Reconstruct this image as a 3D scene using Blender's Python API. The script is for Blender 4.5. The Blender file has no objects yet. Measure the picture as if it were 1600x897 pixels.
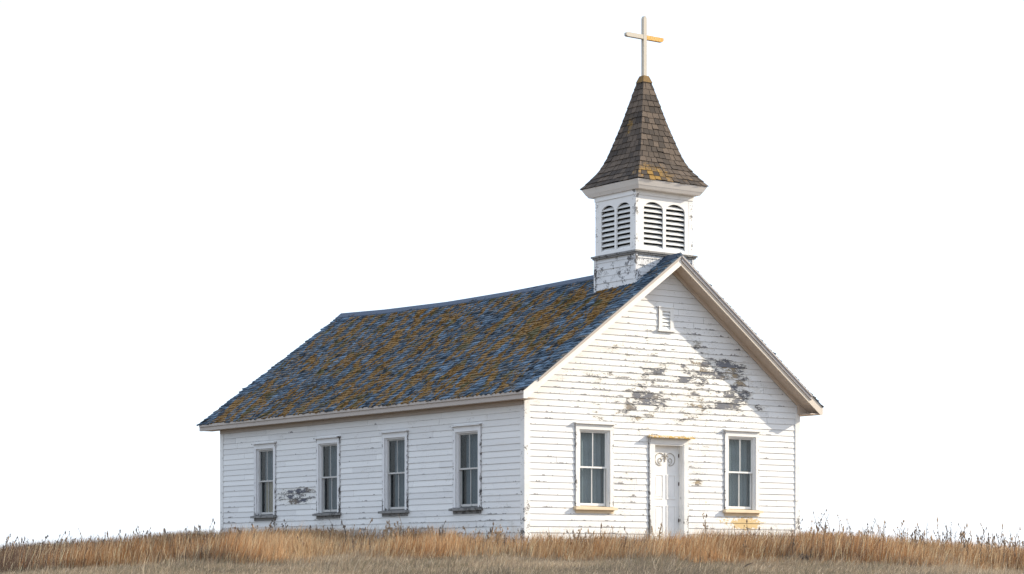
import bpy, math, random
import numpy as np
from mathutils import Vector, noise as mn

random.seed(11)
rng = np.random.default_rng(7)
sc = bpy.context.scene
COL = sc.collection
W, L = 8.77, 14.5            # front width, depth of the nave
WIN_Z, WIN_TOP = 0.72, 2.80  # window casing, bottom of sill to head cap
ANG = math.atan2(.593, .805)
BASE = Vector((.30, 53.0, .72))

# ------------------------------------------------------------------ mesh helper
class MB:
    def __init__(s): s.v = []; s.f = []; s.m = []
    def face(s, pts, m=0):
        n = len(s.v); s.v += [tuple(p) for p in pts]; s.f.append(tuple(range(n, n+len(pts)))); s.m.append(m)
    def hexa(s, p, m=0):      # p: 8 points, bottom ring 0-3, top ring 4-7
        n = len(s.v); s.v += [tuple(q) for q in p]
        for f in ((3,2,1,0),(4,5,6,7),(0,1,5,4),(1,2,6,5),(2,3,7,6),(3,0,4,7)):
            s.f.append(tuple(n+i for i in f)); s.m.append(m)
    def box(s, x0, x1, y0, y1, z0, z1, m=0):
        s.hexa([(x0,y0,z0),(x1,y0,z0),(x1,y1,z0),(x0,y1,z0),(x0,y0,z1),(x1,y0,z1),(x1,y1,z1),(x0,y1,z1)], m)
    def prism(s, poly, a, b, fn, m=0):   # poly in 2-D, extruded a..b through fn(u,v,t)
        n = len(s.v); k = len(poly)
        s.v += [tuple(fn(u, v, a)) for u, v in poly] + [tuple(fn(u, v, b)) for u, v in poly]
        s.f.append(tuple(n+i for i in range(k))); s.f.append(tuple(n+k+i for i in reversed(range(k)))); s.m += [m, m]
        for i in range(k):
            j = (i+1) % k
            s.f.append((n+j, n+i, n+k+i, n+k+j)); s.m.append(m)
    def tube(s, pts, r, seg=6, m=0):
        rings = []
        n0 = len(s.v)
        for i, p in enumerate(pts):
            p = Vector(p)
            d = Vector(pts[min(i+1, len(pts)-1)]) - Vector(pts[max(i-1, 0)])
            d.normalize()
            a = d.orthogonal().normalized() if i == 0 else (a - d*a.dot(d)).normalized()
            b = d.cross(a)
            rr = r[i] if isinstance(r, (list, tuple)) else r
            for k in range(seg):
                t = 2*math.pi*k/seg
                s.v.append(tuple(p + (a*math.cos(t)+b*math.sin(t))*rr))
        for i in range(len(pts)-1):
            for k in range(seg):
                q = (k+1) % seg
                s.f.append((n0+i*seg+k, n0+i*seg+q, n0+(i+1)*seg+q, n0+(i+1)*seg+k)); s.m.append(m)
        s.f.append(tuple(n0+k for k in reversed(range(seg)))); s.m.append(m)
        s.f.append(tuple(n0+(len(pts)-1)*seg+k for k in range(seg))); s.m.append(m)
    def build(s, name, mats, parent=None, smooth=False):
        me = bpy.data.meshes.new(name); me.from_pydata(s.v, [], s.f)
        if not isinstance(mats, (list, tuple)): mats = [mats]
        for mt in mats: me.materials.append(mt)
        me.polygons.foreach_set('material_index', s.m)
        if smooth: me.polygons.foreach_set('use_smooth', [True]*len(me.polygons))
        me.update()
        import bmesh
        bm = bmesh.new(); bm.from_mesh(me); bmesh.ops.recalc_face_normals(bm, faces=bm.faces); bm.to_mesh(me); bm.free()
        o = bpy.data.objects.new(name, me); COL.objects.link(o)
        if parent: o.parent = parent
        return o

def copy_tree(o, parent):
    c = o.copy(); COL.objects.link(c); c.parent = parent
    for ch in list(o.children): copy_tree(ch, c)
    return c

# ------------------------------------------------------------------ node helper
class NT:
    def __init__(s, name):
        s.mat = bpy.data.materials.new(name); s.mat.use_nodes = True
        s.t = s.mat.node_tree; s.n = s.t.nodes; s.n.clear()
        s.out = s.n.new('ShaderNodeOutputMaterial')
    def put(s, sock, v):
        if v is None: return
        if isinstance(v, bpy.types.NodeSocket): s.t.links.new(v, sock)
        else:
            if hasattr(sock, 'default_value'):
                try:
                    if len(sock.default_value) == 4 and len(v) == 3: v = (*v, 1)
                except TypeError: pass
                sock.default_value = v
    def obj(s): return s.n.new('ShaderNodeTexCoord').outputs['Object']
    def sep(s, v):
        n = s.n.new('ShaderNodeSeparateXYZ'); s.put(n.inputs[0], v); return n.outputs
    def comb(s, x, y, z):
        n = s.n.new('ShaderNodeCombineXYZ')
        for i, q in enumerate((x, y, z)): s.put(n.inputs[i], q)
        return n.outputs[0]
    def m(s, op, a, b=None, c=None, clamp=False):
        n = s.n.new('ShaderNodeMath'); n.operation = op; n.use_clamp = clamp
        for i, q in enumerate((a, b, c)): s.put(n.inputs[i], q)
        return n.outputs[0]
    def add(s, a, b): return s.m('ADD', a, b)
    def mul(s, a, b): return s.m('MULTIPLY', a, b)
    def sub(s, a, b): return s.m('SUBTRACT', a, b)
    def noise(s, v, scale=1, detail=3, rough=.55, dist=0, col=False):
        n = s.n.new('ShaderNodeTexNoise'); s.put(n.inputs['Vector'], v)
        n.inputs['Scale'].default_value = scale; n.inputs['Detail'].default_value = detail
        n.inputs['Roughness'].default_value = rough; n.inputs['Distortion'].default_value = dist
        return n.outputs[1 if col else 0]
    def step(s, v, lo, hi):
        n = s.n.new('ShaderNodeMapRange'); n.interpolation_type = 'SMOOTHSTEP'
        s.put(n.inputs[0], v); s.put(n.inputs[1], lo); s.put(n.inputs[2], hi); return n.outputs[0]
    def mix(s, f, a, b):
        n = s.n.new('ShaderNodeMix'); n.data_type = 'RGBA'
        s.put(n.inputs[0], f); s.put(n.inputs[6], a); s.put(n.inputs[7], b); return n.outputs[2]
    def ell(s, c, P, r):      # 1 at the centre of an ellipsoid, 0 at its edge, negative outside
        x, y, z = s.sep(P)
        q = None
        for a, c0, rr in zip((x, y, z), c, r):
            if rr is None: continue
            d = s.m('DIVIDE', s.sub(a, c0), rr); d = s.mul(d, d)
            q = d if q is None else s.add(q, d)
        return s.sub(1.0, s.m('SQRT', q))
    def island(s): return s.n.new('ShaderNodeNewGeometry').outputs['Random Per Island']
    def bsdf(s, col, rough=.8, bump=None, bstr=.4, bdist=.01, spec=.3):
        b = s.n.new('ShaderNodeBsdfPrincipled'); s.put(b.inputs['Base Color'], col)
        s.put(b.inputs['Roughness'], rough); b.inputs['Specular IOR Level'].default_value = spec
        if bump is not None:
            k = s.n.new('ShaderNodeBump'); k.inputs['Strength'].default_value = bstr; k.inputs['Distance'].default_value = bdist
            s.put(k.inputs['Height'], bump); s.put(b.inputs['Normal'], k.outputs[0])
        s.t.links.new(b.outputs[0], s.out.inputs[0]); return b

BOARD = .15
PAINT = (.80, .795, .775)

def mat_siding():
    t = NT('peeling_white_clapboard')
    P = t.obj(); x, y, z = t.sep(P)
    u = t.add(x, y)
    row = t.m('FLOOR', t.m('DIVIDE', t.add(z, .30), BOARD))
    fr = t.m('FRACT', t.m('DIVIDE', t.add(z, .30), BOARD))
    isl = t.island()
    # region strengths (wear with its own place on the wall)
    regs = [((6.15,0,4.30),(1.1,2,.40),.22),((6.6,0,3.62),(.65,2,.45),.22),((6.2,0,3.95),(1.3,2,1.0),.15),((3.35,0,3.32),(1.15,2,.60),.175),
            ((4.9,0,3.75),(2.4,2,1.1),.15),((3.9,0,4.55),(2.2,2,.40),.12),((4.6,0,3.4),(4.0,2,2.3),.10),((4.6,0,1.4),(1.2,2,1.3),.10),((2.9,0,1.8),(.8,2,1.7),.08)]
    s = None
    for c, r, a in regs:
        e = t.mul(t.step(t.ell(c, P, r), -.05, .45), a)
        s = e if s is None else t.m('MAXIMUM', s, e)
    sidepatch = t.mul(t.step(t.ell((0,10.3,1.28), P, (2,1.25,.30)), -.25, .6), .215)
    lowside = t.mul(t.m('MULTIPLY', t.step(z, .9, 0.0), t.m('LESS_THAN', x, 0.1)), .08)
    s = t.m('MAXIMUM', s, t.m('MAXIMUM', sidepatch, lowside))
    v1 = t.comb(t.mul(u, 2.5), t.mul(row, 5.37), t.mul(z, 8))
    n1 = t.add(t.mul(t.noise(v1, 1.0, 6, .66), .55), t.mul(t.noise(t.comb(t.mul(u, 1.6), t.mul(row, 7.77), 0.0), 1.0, 2, .5), .45))
    v2 = t.comb(t.mul(u, 13), t.mul(row, 3.1), t.mul(z, 55))
    n2 = t.noise(v2, 1.0, 4, .65)
    big = t.noise(P, .55, 3)
    n1 = t.add(t.mul(t.sub(n1, .5), 1.25), .5)
    f = t.add(t.add(t.mul(n1, .68), t.mul(n2, .32)), t.add(s, t.mul(t.sub(big, .5), .10)))
    peel = t.step(f, .700, .715)
    halo = t.step(f, .60, .66)
    # curled dark edge of the peel
    edge = t.m('MAXIMUM', t.mul(t.step(f, .69, .703), t.step(f, .735, .715)), t.mul(t.mul(t.step(f, .618, .624), t.step(f, .636, .630)), t.step(n2, .50, .56)))
    grain = t.noise(t.comb(t.mul(u, 4), 0.0, t.mul(z, 120)), 1, 4, .7)
    wood = t.mix(grain, (.05,.05,.06), (.27,.28,.31))
    tone = t.noise(t.comb(t.mul(u, .9), row, t.mul(z, .9)), 1, 2)
    wood = t.mix(t.step(tone, .5, .62), wood, t.mix(grain, (.20,.14,.08), (.50,.42,.30)))
    # white paint with faint board to board variation and chalky streaks
    p = t.mix(isl, (.665,.665,.66), (.755,.755,.745))
    streak = t.noise(t.comb(t.mul(u, .8), row, t.mul(z, 9)), 1, 5, .6)
    p = t.mix(t.mul(t.step(streak, .55, .8), .4), p, (.62,.60,.55))
    # rain splash and soil staining near the ground
    low = t.mul(t.step(z, .75, -.1), t.step(t.noise(P, 3.5, 5, .7), .40, .70))
    p = t.mix(t.mul(low, .55), p, (.50,.44,.33))
    # ochre lichen: band beneath the right hand window, spots in rows elsewhere
    ln = t.noise(t.comb(t.mul(u, 9), row, t.mul(z, 22)), 1, 5, .7)
    le = t.mul(t.m('MAXIMUM', t.ell((6.95,0,.44), P, (.85,2,.26)), 0.0), .55)
    le2 = t.mul(t.m('MAXIMUM', t.ell((6.3,0,.50), P, (.75,2,.25)), 0.0), .25)
    spots = t.mul(t.step(t.noise(t.comb(t.mul(u, 1.1), t.mul(row, 9.7), 0.0), 1, 2), .58, .72), .17)
    front = t.m('LESS_THAN', y, .1)
    le = t.mul(t.m('MAXIMUM', t.m('MAXIMUM', le, le2), t.mul(spots, t.step(z, 4.6, 1.0))), front)
    lich = t.step(t.add(ln, le), .70, .76)
    # narrow dark line along each board's lower edge, lap shadow put into the colour
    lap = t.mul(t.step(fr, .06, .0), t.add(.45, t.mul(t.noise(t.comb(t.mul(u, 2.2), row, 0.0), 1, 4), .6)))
    # paint gone along the lower edges of boards in broken dashes
    dn = t.add(t.mul(t.noise(t.comb(t.mul(u, 2.4), t.mul(row, 9.13), 0.0), 1, 5, .72), 1.0), t.mul(s, .55))
    dn = t.add(dn, t.mul(t.sub(t.noise(P, .7, 2), .5), .35))
    win = t.m('LESS_THAN', x, .1)
    dn = t.add(t.sub(dn, t.mul(win, .035)), t.mul(win, t.mul(t.step(z, 2.0, .2), .050)))
    dh = t.add(t.mul(t.step(dn, .585, .60), .13), t.mul(t.step(dn, .62, .72), .25))
    dash = t.mul(t.step(t.sub(fr, dh), .03, -.03), t.step(dn, .588, .606))
    dash = t.mul(dash, t.step(n2, .40, .47))
    # cracks and nail marks
    crack = t.m('LESS_THAN', t.m('ABSOLUTE', t.sub(t.noise(t.comb(t.mul(u, 1.3), t.mul(row, 4.1), t.mul(z, 12)), 1, 3), .5)), .0016)
    crack = t.mul(crack, t.step(t.noise(P, 1.1, 2), .48, .60))
    c = t.mix(t.mul(halo, .45), p, (.58,.55,.48))
    c = t.mix(peel, c, wood)
    c = t.mix(t.mul(edge, .55), c, (.05,.045,.04))
    c = t.mix(t.mul(lich, .85), c, t.mix(n2, (.42,.24,.04), (.62,.44,.14)))
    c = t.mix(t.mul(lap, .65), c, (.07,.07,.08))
    c = t.mix(t.mul(crack, .7), c, (.06,.055,.05))
    c = t.mix(t.mul(dash, .88), c, t.mix(grain, (.03,.03,.035), (.20,.19,.19)))
    c = t.mix(t.mul(t.mul(peel, win), .55), c, (.05,.05,.075))
    h = t.add(t.mul(t.sub(1.0, peel), .8), t.mul(n2, .25))
    t.bsdf(c, t.add(.55, t.mul(peel, .35)), h, .6, .006)
    return t.mat

def mat_trim(name, amt=0.0, tint=(.75,.745,.725), low=0.0, wood_hi=(.38,.36,.34), rim=None):
    t = NT(name)
    P0 = t.obj(); oi = t.n.new('ShaderNodeObjectInfo')
    off = t.mul(oi.outputs['Random'], 37.0)
    vm = t.n.new('ShaderNodeVectorMath'); vm.operation = 'ADD'; t.put(vm.inputs[0], P0); t.put(vm.inputs[1], t.comb(off, off, off)); P = vm.outputs[0]
    x, y, z = t.sep(P); z0 = t.sep(P0)[2]
    n1 = t.noise(P, 4.5, 6, .7)
    n2 = t.noise(P, 26, 4, .7)
    f = t.add(t.add(t.mul(n1, .6), t.mul(n2, .4)), amt)
    if low: f = t.add(f, t.mul(t.step(z0, 1.6, .1), low))
    if rim == 'belfry':
        q = t.add(t.m('ABSOLUTE', t.sep(P0)[0]), t.m('ABSOLUTE', t.sep(P0)[1]))
        f = t.add(f, t.mul(t.step(q, 1.45, 1.72), .13))
    elif rim: f = t.add(f, t.mul(t.step(t.m('ABSOLUTE', t.sep(P0)[0]), rim-.07, rim), .12))
    peel = t.step(f, .62, .66)
    edge = t.mul(t.step(f, .60, .63), t.step(f, .68, .65))
    grain = t.noise(P, 70, 3, .7)
    wood = t.mix(grain, (.05,.045,.042), wood_hi)
    streak = t.noise(P, 2.2, 4, .6)
    p = t.mix(t.mul(t.step(streak, .5, .75), .5), tint, tuple(q*.78 for q in tint))
    c = t.mix(peel, p, wood)
    c = t.mix(t.mul(edge, .6), c, (.03,.027,.025))
    h = t.add(t.mul(t.sub(1.0, peel), .8), t.mul(n2, .4))
    t.bsdf(c, .65, h, .6, .005)
    return t.mat

def mat_lichen_trim(name):
    t = NT(name); P = t.obj()
    n1 = t.noise(P, 14, 5, .7); n2 = t.noise(P, 60, 3)
    c = t.mix(t.step(n1, .42, .52), (.72,.70,.64), t.mix(n2, (.36,.18,.02), (.66,.44,.10)))
    c = t.mix(t.step(t.noise(P, 30, 3), .60, .66), c, (.06,.05,.04))
    t.bsdf(c, .9, n2, .8, .01); return t.mat

def mat_roof():
    t = NT('slate_blue_shingles_with_lichen'); P = t.obj(); x, y, z = t.sep(P)
    isl = t.island()
    base = t.mix(isl, (.028,.046,.068), (.140,.215,.300))
    wv = t.n.new('ShaderNodeTexWhiteNoise'); wv.noise_dimensions = '1D'; t.put(wv.inputs['W'], t.mul(isl, 91.7))
    r2 = wv.outputs['Value']
    base = t.mix(t.step(r2, .78, .95), base, (.120,.118,.115))
    base = t.mix(t.step(r2, .12, .02), base, (.030,.035,.045))
    v = t.comb(t.mul(x, .48), t.sub(t.mul(y, 1.30), t.mul(x, .30)), 0.0)
    n = t.noise(v, 2.3, 4, .55, .9)
    fine = t.noise(P, 13, 5, .7)
    thr = t.add(t.add(t.mul(n, .78), t.mul(fine, .15)), t.mul(isl, .07))
    # streak running down the slope from beside the tower
    st = t.mul(t.m('MAXIMUM', t.ell((2.2,2.6,0), P, (2.0,1.0,None)), 0.0), .10)
    thr = t.add(thr, st)
    ed = t.mul(t.m('MAXIMUM', t.m('MULTIPLY', t.step(y, 14.2, 15.2), 1.0), t.step(y, .25, -.35)), .16)
    thr = t.sub(thr, ed)
    li = t.step(thr, .502, .518)
    lc = t.mix(t.step(fine, .3, .65), (.070,.038,.012), (.31,.165,.030))
    lc = t.mix(t.step(t.noise(P, 2.3, 3), .52, .62), lc, t.mix(fine, (.05,.04,.012), (.15,.125,.035)))
    c = t.mix(t.mul(li, .93), base, lc)
    thin = t.mul(t.step(thr, .455, .50), .35)
    c = t.mix(t.mul(thin, t.sub(1.0, li)), c, (.12,.105,.09))
    t.bsdf(c, .82, t.add(fine, t.mul(li, .8)), .7, .012, .25)
    return t.mat

def mat_spire():
    t = NT('spire_shingles'); P = t.obj(); x, y, z = t.sep(P)
    isl = t.island(); fine = t.noise(P, 14, 5, .7)
    c = t.mix(isl, (.045,.036,.030), (.130,.098,.074))
    c = t.mix(t.step(t.noise(P, 30, 3), .55, .7), c, (.045,.04,.04))
    e1 = t.m('MAXIMUM', t.ell((-.55,-1.0,9.0-.12), P, (.9,.55,.62)), 0.0)
    e2 = t.m('MAXIMUM', t.ell((-.6,.05,10.35), P, (.5,.22,.4)), 0.0)
    e3 = t.mul(t.m('MAXIMUM', t.ell((.3,-1.0,8.85), P, (1.2,.5,.3)), 0.0), .35)
    li = t.mul(t.step(t.add(t.mul(t.m('MAXIMUM', e1, t.m('MAXIMUM', e2, e3)), .45), t.mul(fine, .8)), .52, .74), t.step(isl, .05, .5))
    c = t.mix(t.mul(li, .85), c, t.mix(fine, (.16,.08,.012), (.40,.24,.05)))
    t.bsdf(c, .85, fine, .6, .01, .25); return t.mat

def simple(name, a, b=None, scale=8, rough=.8, bump=.4, spec=.3):
    t = NT(name); P = t.obj(); n = t.noise(P, scale, 5, .65)
    t.bsdf(t.mix(n, a, b or a), rough, n, bump, .01, spec); return t.mat

def mat_glass():
    t = NT('old_window_glass')
    tr = t.n.new('ShaderNodeBsdfTransparent'); tr.inputs[0].default_value = (.80,.86,.88,1)
    gl = t.n.new('ShaderNodeBsdfGlossy'); gl.inputs['Roughness'].default_value = .03
    bump = t.n.new('ShaderNodeBump'); bump.inputs['Strength'].default_value = .12; bump.inputs['Distance'].default_value = .02
    t.put(bump.inputs['Height'], t.noise(t.obj(), 3.5, 2)); t.put(gl.inputs['Normal'], bump.outputs[0])
    fz = t.n.new('ShaderNodeLayerWeight'); fz.inputs[0].default_value = .5
    mx = t.n.new('ShaderNodeMixShader'); t.put(mx.inputs[0], t.add(.03, t.mul(t.m('POWER', fz.outputs['Facing'], 5.0), .9)))
    t.t.links.new(tr.outputs[0], mx.inputs[1]); t.t.links.new(gl.outputs[0], mx.inputs[2])
    # dusty film
    df = t.n.new('ShaderNodeBsdfDiffuse'); df.inputs[0].default_value = (.28,.34,.37,1)
    m2 = t.n.new('ShaderNodeMixShader'); t.put(m2.inputs[0], t.add(.005, t.mul(t.noise(t.obj(), 5, 4), .06)))
    t.t.links.new(mx.outputs[0], m2.inputs[1]); t.t.links.new(df.outputs[0], m2.inputs[2])
    t.t.links.new(m2.outputs[0], t.out.inputs[0]); return t.mat

def mat_blade(name, trans=.3):
    t = NT(name)
    at = t.n.new('ShaderNodeAttribute'); at.attribute_name = 'Col'; c = at.outputs[0]
    d = t.n.new('ShaderNodeBsdfDiffuse'); t.put(d.inputs[0], c)
    tr = t.n.new('ShaderNodeBsdfTranslucent'); t.put(tr.inputs[0], c)
    mx = t.n.new('ShaderNodeMixShader'); mx.inputs[0].default_value = trans
    t.t.links.new(d.outputs[0], mx.inputs[1]); t.t.links.new(tr.outputs[0], mx.inputs[2])
    t.t.links.new(mx.outputs[0], t.out.inputs[0]); return t.mat

SID = mat_siding()
TRIM = mat_trim('flaking_white_trim', -.02)
CORN = mat_trim('flaking_corner_board', .012, low=.10, wood_hi=(.16,.15,.15))
TRIMLOW = mat_trim('flaking_window_casing', -.035, low=.10)
TRIMWIN = mat_trim('flaking_front_casing', -.05, low=.08, rim=.58)
TRIMBAD = mat_trim('badly_flaked_casing', -.035, (.70,.70,.70), low=.14, wood_hi=(.16,.15,.155), rim=.57)
FASC = mat_trim('weathered_shaded_fascia', -.01, (.44,.39,.35))  # weathered beige-grey, base darkened to put eave shade into the colour
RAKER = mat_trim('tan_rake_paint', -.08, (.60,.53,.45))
SILLW = mat_trim('bare_grey_sill', .08, (.22,.215,.21), wood_hi=(.13,.125,.12))
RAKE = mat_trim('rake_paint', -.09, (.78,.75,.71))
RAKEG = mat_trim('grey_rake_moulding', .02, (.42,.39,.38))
SOFF = mat_trim('soffit_paint', -.10, (.56,.47,.39))
LICH = mat_lichen_trim('lichen_crust')
SHEATH = simple('dark_sheathing', (.012,.012,.013), (.03,.028,.026), 12)
DECK = simple('roof_felt', (.012,.016,.024), (.03,.036,.05), 20)
CAP = simple('ridge_metal', (.030,.050,.085), (.060,.090,.140), 6, .6)
ROOF = mat_roof(); SPIRE = mat_spire()
GLASS = mat_glass()
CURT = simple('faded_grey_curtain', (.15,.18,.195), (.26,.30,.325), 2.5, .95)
BOARDING = simple('bare_board', (.16,.12,.07), (.36,.29,.20), 6, .95)
DOORP = mat_trim('door_paint', -.07, (.80,.79,.77), low=.03)
CROSSW = mat_trim('cross_paint', -.01, (.52,.47,.39), wood_hi=(.30,.26,.2))
def mat_gilt():
    t = NT('gilded_wood'); P = t.obj(); n = t.noise(P, 22, 4)
    t.bsdf(t.mix(t.step(n, .42, .60), (.60,.30,.03), (.62,.42,.15)), .6, n, .4, .006); return t.mat
GILT = mat_gilt()
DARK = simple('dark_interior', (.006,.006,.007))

# ------------------------------------------------------------------ ground shape (world metres, camera at the origin)
GY = [-4000,-20,0,30,42,47,50,53,56,66,75,100,200,600,4000]
GZ = [-2.2,-1.7,-1.6,-.80,-.17,.06,.30,.60,.72,.72,.55,-.3,-2.0,-4,-8]
def ss(t): t = np.clip(t, 0, 1); return t*t*(3-2*t)
def wob(X, Y, s=1.0, k=0.0):
    return (np.sin(X*.61*s+1.3+k)+np.sin(Y*.83*s+X*.37*s+2.1*k)+np.sin((X-Y)*1.27*s+.4+k)*.6+np.sin(X*2.3*s-Y*1.9*s+k*3)*.4)/3.0
def ground(X, Y):
    X = np.asarray(X, float); Y = np.asarray(Y, float)
    z = np.interp(Y, GY, GZ)
    near = ss((Y-38)/12)*(1-ss((Y-90)/60))
    z = z - near*(.50*ss((np.abs(X+.3)-5.5)/9.5) + .6*ss((np.abs(X)-14)/30))
    return z + .035*wob(X, Y)*near

def make_ground():
    xs = np.concatenate([[-4000,-1500,-500,-150,-70,-40], np.arange(-28, 28.1, .5), [40,70,150,500,1500,4000]])
    ys = np.concatenate([[-4000,-800,-150,-40,-10,0,10,20,26], np.arange(30, 80.1, .5), [85,92,100,120,150,200,300,600,1500,4000]])
    X, Y = np.meshgrid(xs, ys); Z = ground(X, Y)
    v = np.stack([X, Y, Z], -1).reshape(-1, 3); nx = len(xs); f = []
    for j in range(len(ys)-1):
        for i in range(nx-1): a = j*nx+i; f.append((a, a+1, a+1+nx, a+nx))
    me = bpy.data.meshes.new('ground'); me.from_pydata(v.tolist(), [], f)
    me.polygons.foreach_set('use_smooth', [True]*len(f))
    o = bpy.data.objects.new('ground', me); COL.objects.link(o)
    t = NT('dry_prairie_soil'); P = t.obj()
    n = t.noise(P, .8, 6, .7); n2 = t.noise(P, 14, 5, .7)
    c = t.mix(n2, (.10,.075,.055), (.26,.20,.14)); c = t.mix(t.step(n, .45, .65), c, t.mix(n2, (.11,.105,.065), (.28,.24,.17)))
    t.bsdf(c, .95, n2, .8, .05); me.materials.append(t.mat)
    o['kind'] = 'structure'; o['label'] = 'low grassy rise of dry soil under the church'
    return o
make_ground()

# ------------------------------------------------------------------ the church
church = bpy.data.objects.new('church', None); COL.objects.link(church)
church.location = BASE; church.rotation_euler = (0, 0, ANG)
church['label'] = 'old white clapboard church with peeling paint, lichened blue roof and louvred belfry'
church['category'] = 'church'

OV, OF, OB = .40, .50, .60            # overhangs: sides, front, back
Z_E, Z_R = 3.46, 6.98
XM = W/2
SL = (Z_R-Z_E)/(XM+OV)
def sag(y): return float(np.interp(y+.5, [0,1.4,3.2,7,10,13.2,15.7], [0,-.06,-.19,-.25,-.25,-.17,-.06]))
def zroof(x, y):
    d = XM - abs(x-XM); k = (d+OV)/(XM+OV)      # 0 at the eave, 1 at the ridge
    return Z_E + SL*(d+OV) + sag(y)*max(0, k)**1.2

def split_holes(x0, x1, holes, z0, z1, pad):
    segs = [(x0, x1)]
    for hx0, hx1, hz0, hz1 in holes:
        if z1 <= hz0+.002 or z0 >= hz1-.002: continue
        new = []
        for a, b in segs:
            if hx1+pad <= a or hx0-pad >= b: new.append((a, b)); continue
            if hx0-pad > a: new.append((a, hx0-pad))
            if hx1+pad < b: new.append((hx1+pad, b))
        segs = new
    return segs

def clap_wall(length, holes, fn, ztop, gable=None, z_start=-.30, seed=0):
    """boards run along u, fn(u, out, z) -> local point; gable(z) -> (u0,u1) limits"""
    R = random.Random(seed); mb = MB()
    n = int(math.ceil((ztop-z_start)/BOARD))
    for i in range(n):
        z0 = z_start+i*BOARD; z1 = min(z0+BOARD+.015, ztop)
        if z1-z0 < .02: continue
        def lim(z):
            return gable(z) if gable and z > gable.base else (0, length)
        a0, b0 = lim(z0); a1, b1 = lim(z1)
        if b0-a0 < .05: continue
        if b1 < a1: a1 = b1 = (a1+b1)/2
        # board joints
        cuts = [a0]; u = a0+R.uniform(.8, 3.6)
        while u < b0-.6: cuts.append(u); u += R.uniform(1.8, 4.2)
        cuts.append(b0)
        for sa, sb in split_holes(a0, b0, holes, z0, z1-.015, .010):
            pts = [sa]+[c for c in cuts if sa+.15 < c < sb-.15]+[sb]
            for k in range(len(pts)-1):
                p, q = pts[k], pts[k+1]
                g0 = .003 if k > 0 else 0; g1 = .003 if k < len(pts)-2 else 0
                p += g0; q -= g1
                dz = R.uniform(-.003, .003); o = .027+R.uniform(-.002, .003); tilt = R.uniform(-.0025,.0025)
                pt = max(p, a1) if p == a0 else p; qt = min(q, b1) if q == b0 else q
                if R.random() < .02 : o += .010
                mb.hexa([fn(p, o, z0+dz+tilt), fn(q, o, z0+dz-tilt), fn(q, -.002, z0+dz), fn(p, -.002, z0+dz),
                         fn(pt, .010, z1), fn(qt, .010, z1), fn(qt, -.002, z1), fn(pt, -.002, z1)], 0)
        for hx0, hx1, hz0, hz1 in holes:      # boards notched above and below an opening
            for za, zb in ((max(hz1, z0), z1-.015), (z0, min(hz0, z1-.015))):
                if zb-za > .008 and z0 < hz1-.002 and z1 > hz0+.002 and not (za >= z1 or zb <= z0):
                    oa = .027-.017*(za-z0)/BOARD
                    e = .012
                    mb.hexa([fn(hx0-e, oa, za), fn(hx1+e, oa, za), fn(hx1+e, -.002, za), fn(hx0-e, -.002, za),
                             fn(hx0-e, .027-.017*(zb-z0)/BOARD, zb), fn(hx1+e, .027-.017*(zb-z0)/BOARD, zb), fn(hx1+e, -.002, zb), fn(hx0-e, -.002, zb)], 0)
    # sheathing behind the boards, with the openings cut
    us = sorted({0, length, *[h[0] for h in holes], *[h[1] for h in holes]})
    for a, b in zip(us[:-1], us[1:]):
        hz = sorted([(h[2], h[3]) for h in holes if h[0] <= a+1e-6 and h[1] >= b-1e-6])
        z = z_start-.15; top = gable.base if gable else ztop
        for h0, h1 in hz:
            mb.hexa([fn(a,-.004,z),fn(b,-.004,z),fn(b,-.12,z),fn(a,-.12,z),fn(a,-.004,h0),fn(b,-.004,h0),fn(b,-.12,h0),fn(a,-.12,h0)],1); z = h1
        mb.hexa([fn(a,-.004,z),fn(b,-.004,z),fn(b,-.12,z),fn(a,-.12,z),fn(a,-.004,top),fn(b,-.004,top),fn(b,-.12,top),fn(a,-.12,top)],1)
    if gable:
        a, b = gable(gable.base); c, d = gable(gable.top)
        mb.prism([(a, gable.base+.001),(b, gable.base+.001),((c+d)/2, gable.top)], -.004, -.12, lambda u, v, t: fn(u, t, v), 1)
    return mb

class Gable:
    base = 3.62; top = Z_R-.12
    def __call__(s, z):
        e = max(0, (z-s.base))/(s.top-s.base)*XM
        return (e, W-e)
gb = Gable()
WX = [2.06, 6.80]; DX = 4.39
WY = [2.30, 5.47, 8.68, 12.0]
CW = .115                        # casing width
OWD = .94                        # opening width inside the casing
def win_hole(c, wd=OWD): return (c-wd/2, c+wd/2, WIN_Z+.07, WIN_TOP-.17)
def board_hole(c, wd=OWD): return (c-wd/2-CW, c+wd/2+CW, WIN_Z+.0, WIN_TOP-.03)
DOORW, DOORH = .96, 2.36
VX, VZ0, VZ1 = 4.30, 5.14, 5.70

def fused(length, bh, sh, fn, ztop, gable, seed):
    mb = clap_wall(length, bh, fn, ztop, gable, seed=seed)
    # rebuild sheathing with the smaller openings
    keep = [i for i, m in enumerate(mb.m) if m == 0]
    mb2 = clap_wall(length, sh, fn, ztop, gable, seed=seed)
    out = MB()
    def take(src, m):
        for f, mm in zip(src.f, src.m):
            if mm == m: out.face([src.v[i] for i in f], m)
    # keep shared vertices (islands) for the boards
    out.v = list(mb.v); out.f = [mb.f[i] for i in keep]; out.m = [0]*len(keep)
    take(mb2, 1)
    return out

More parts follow.
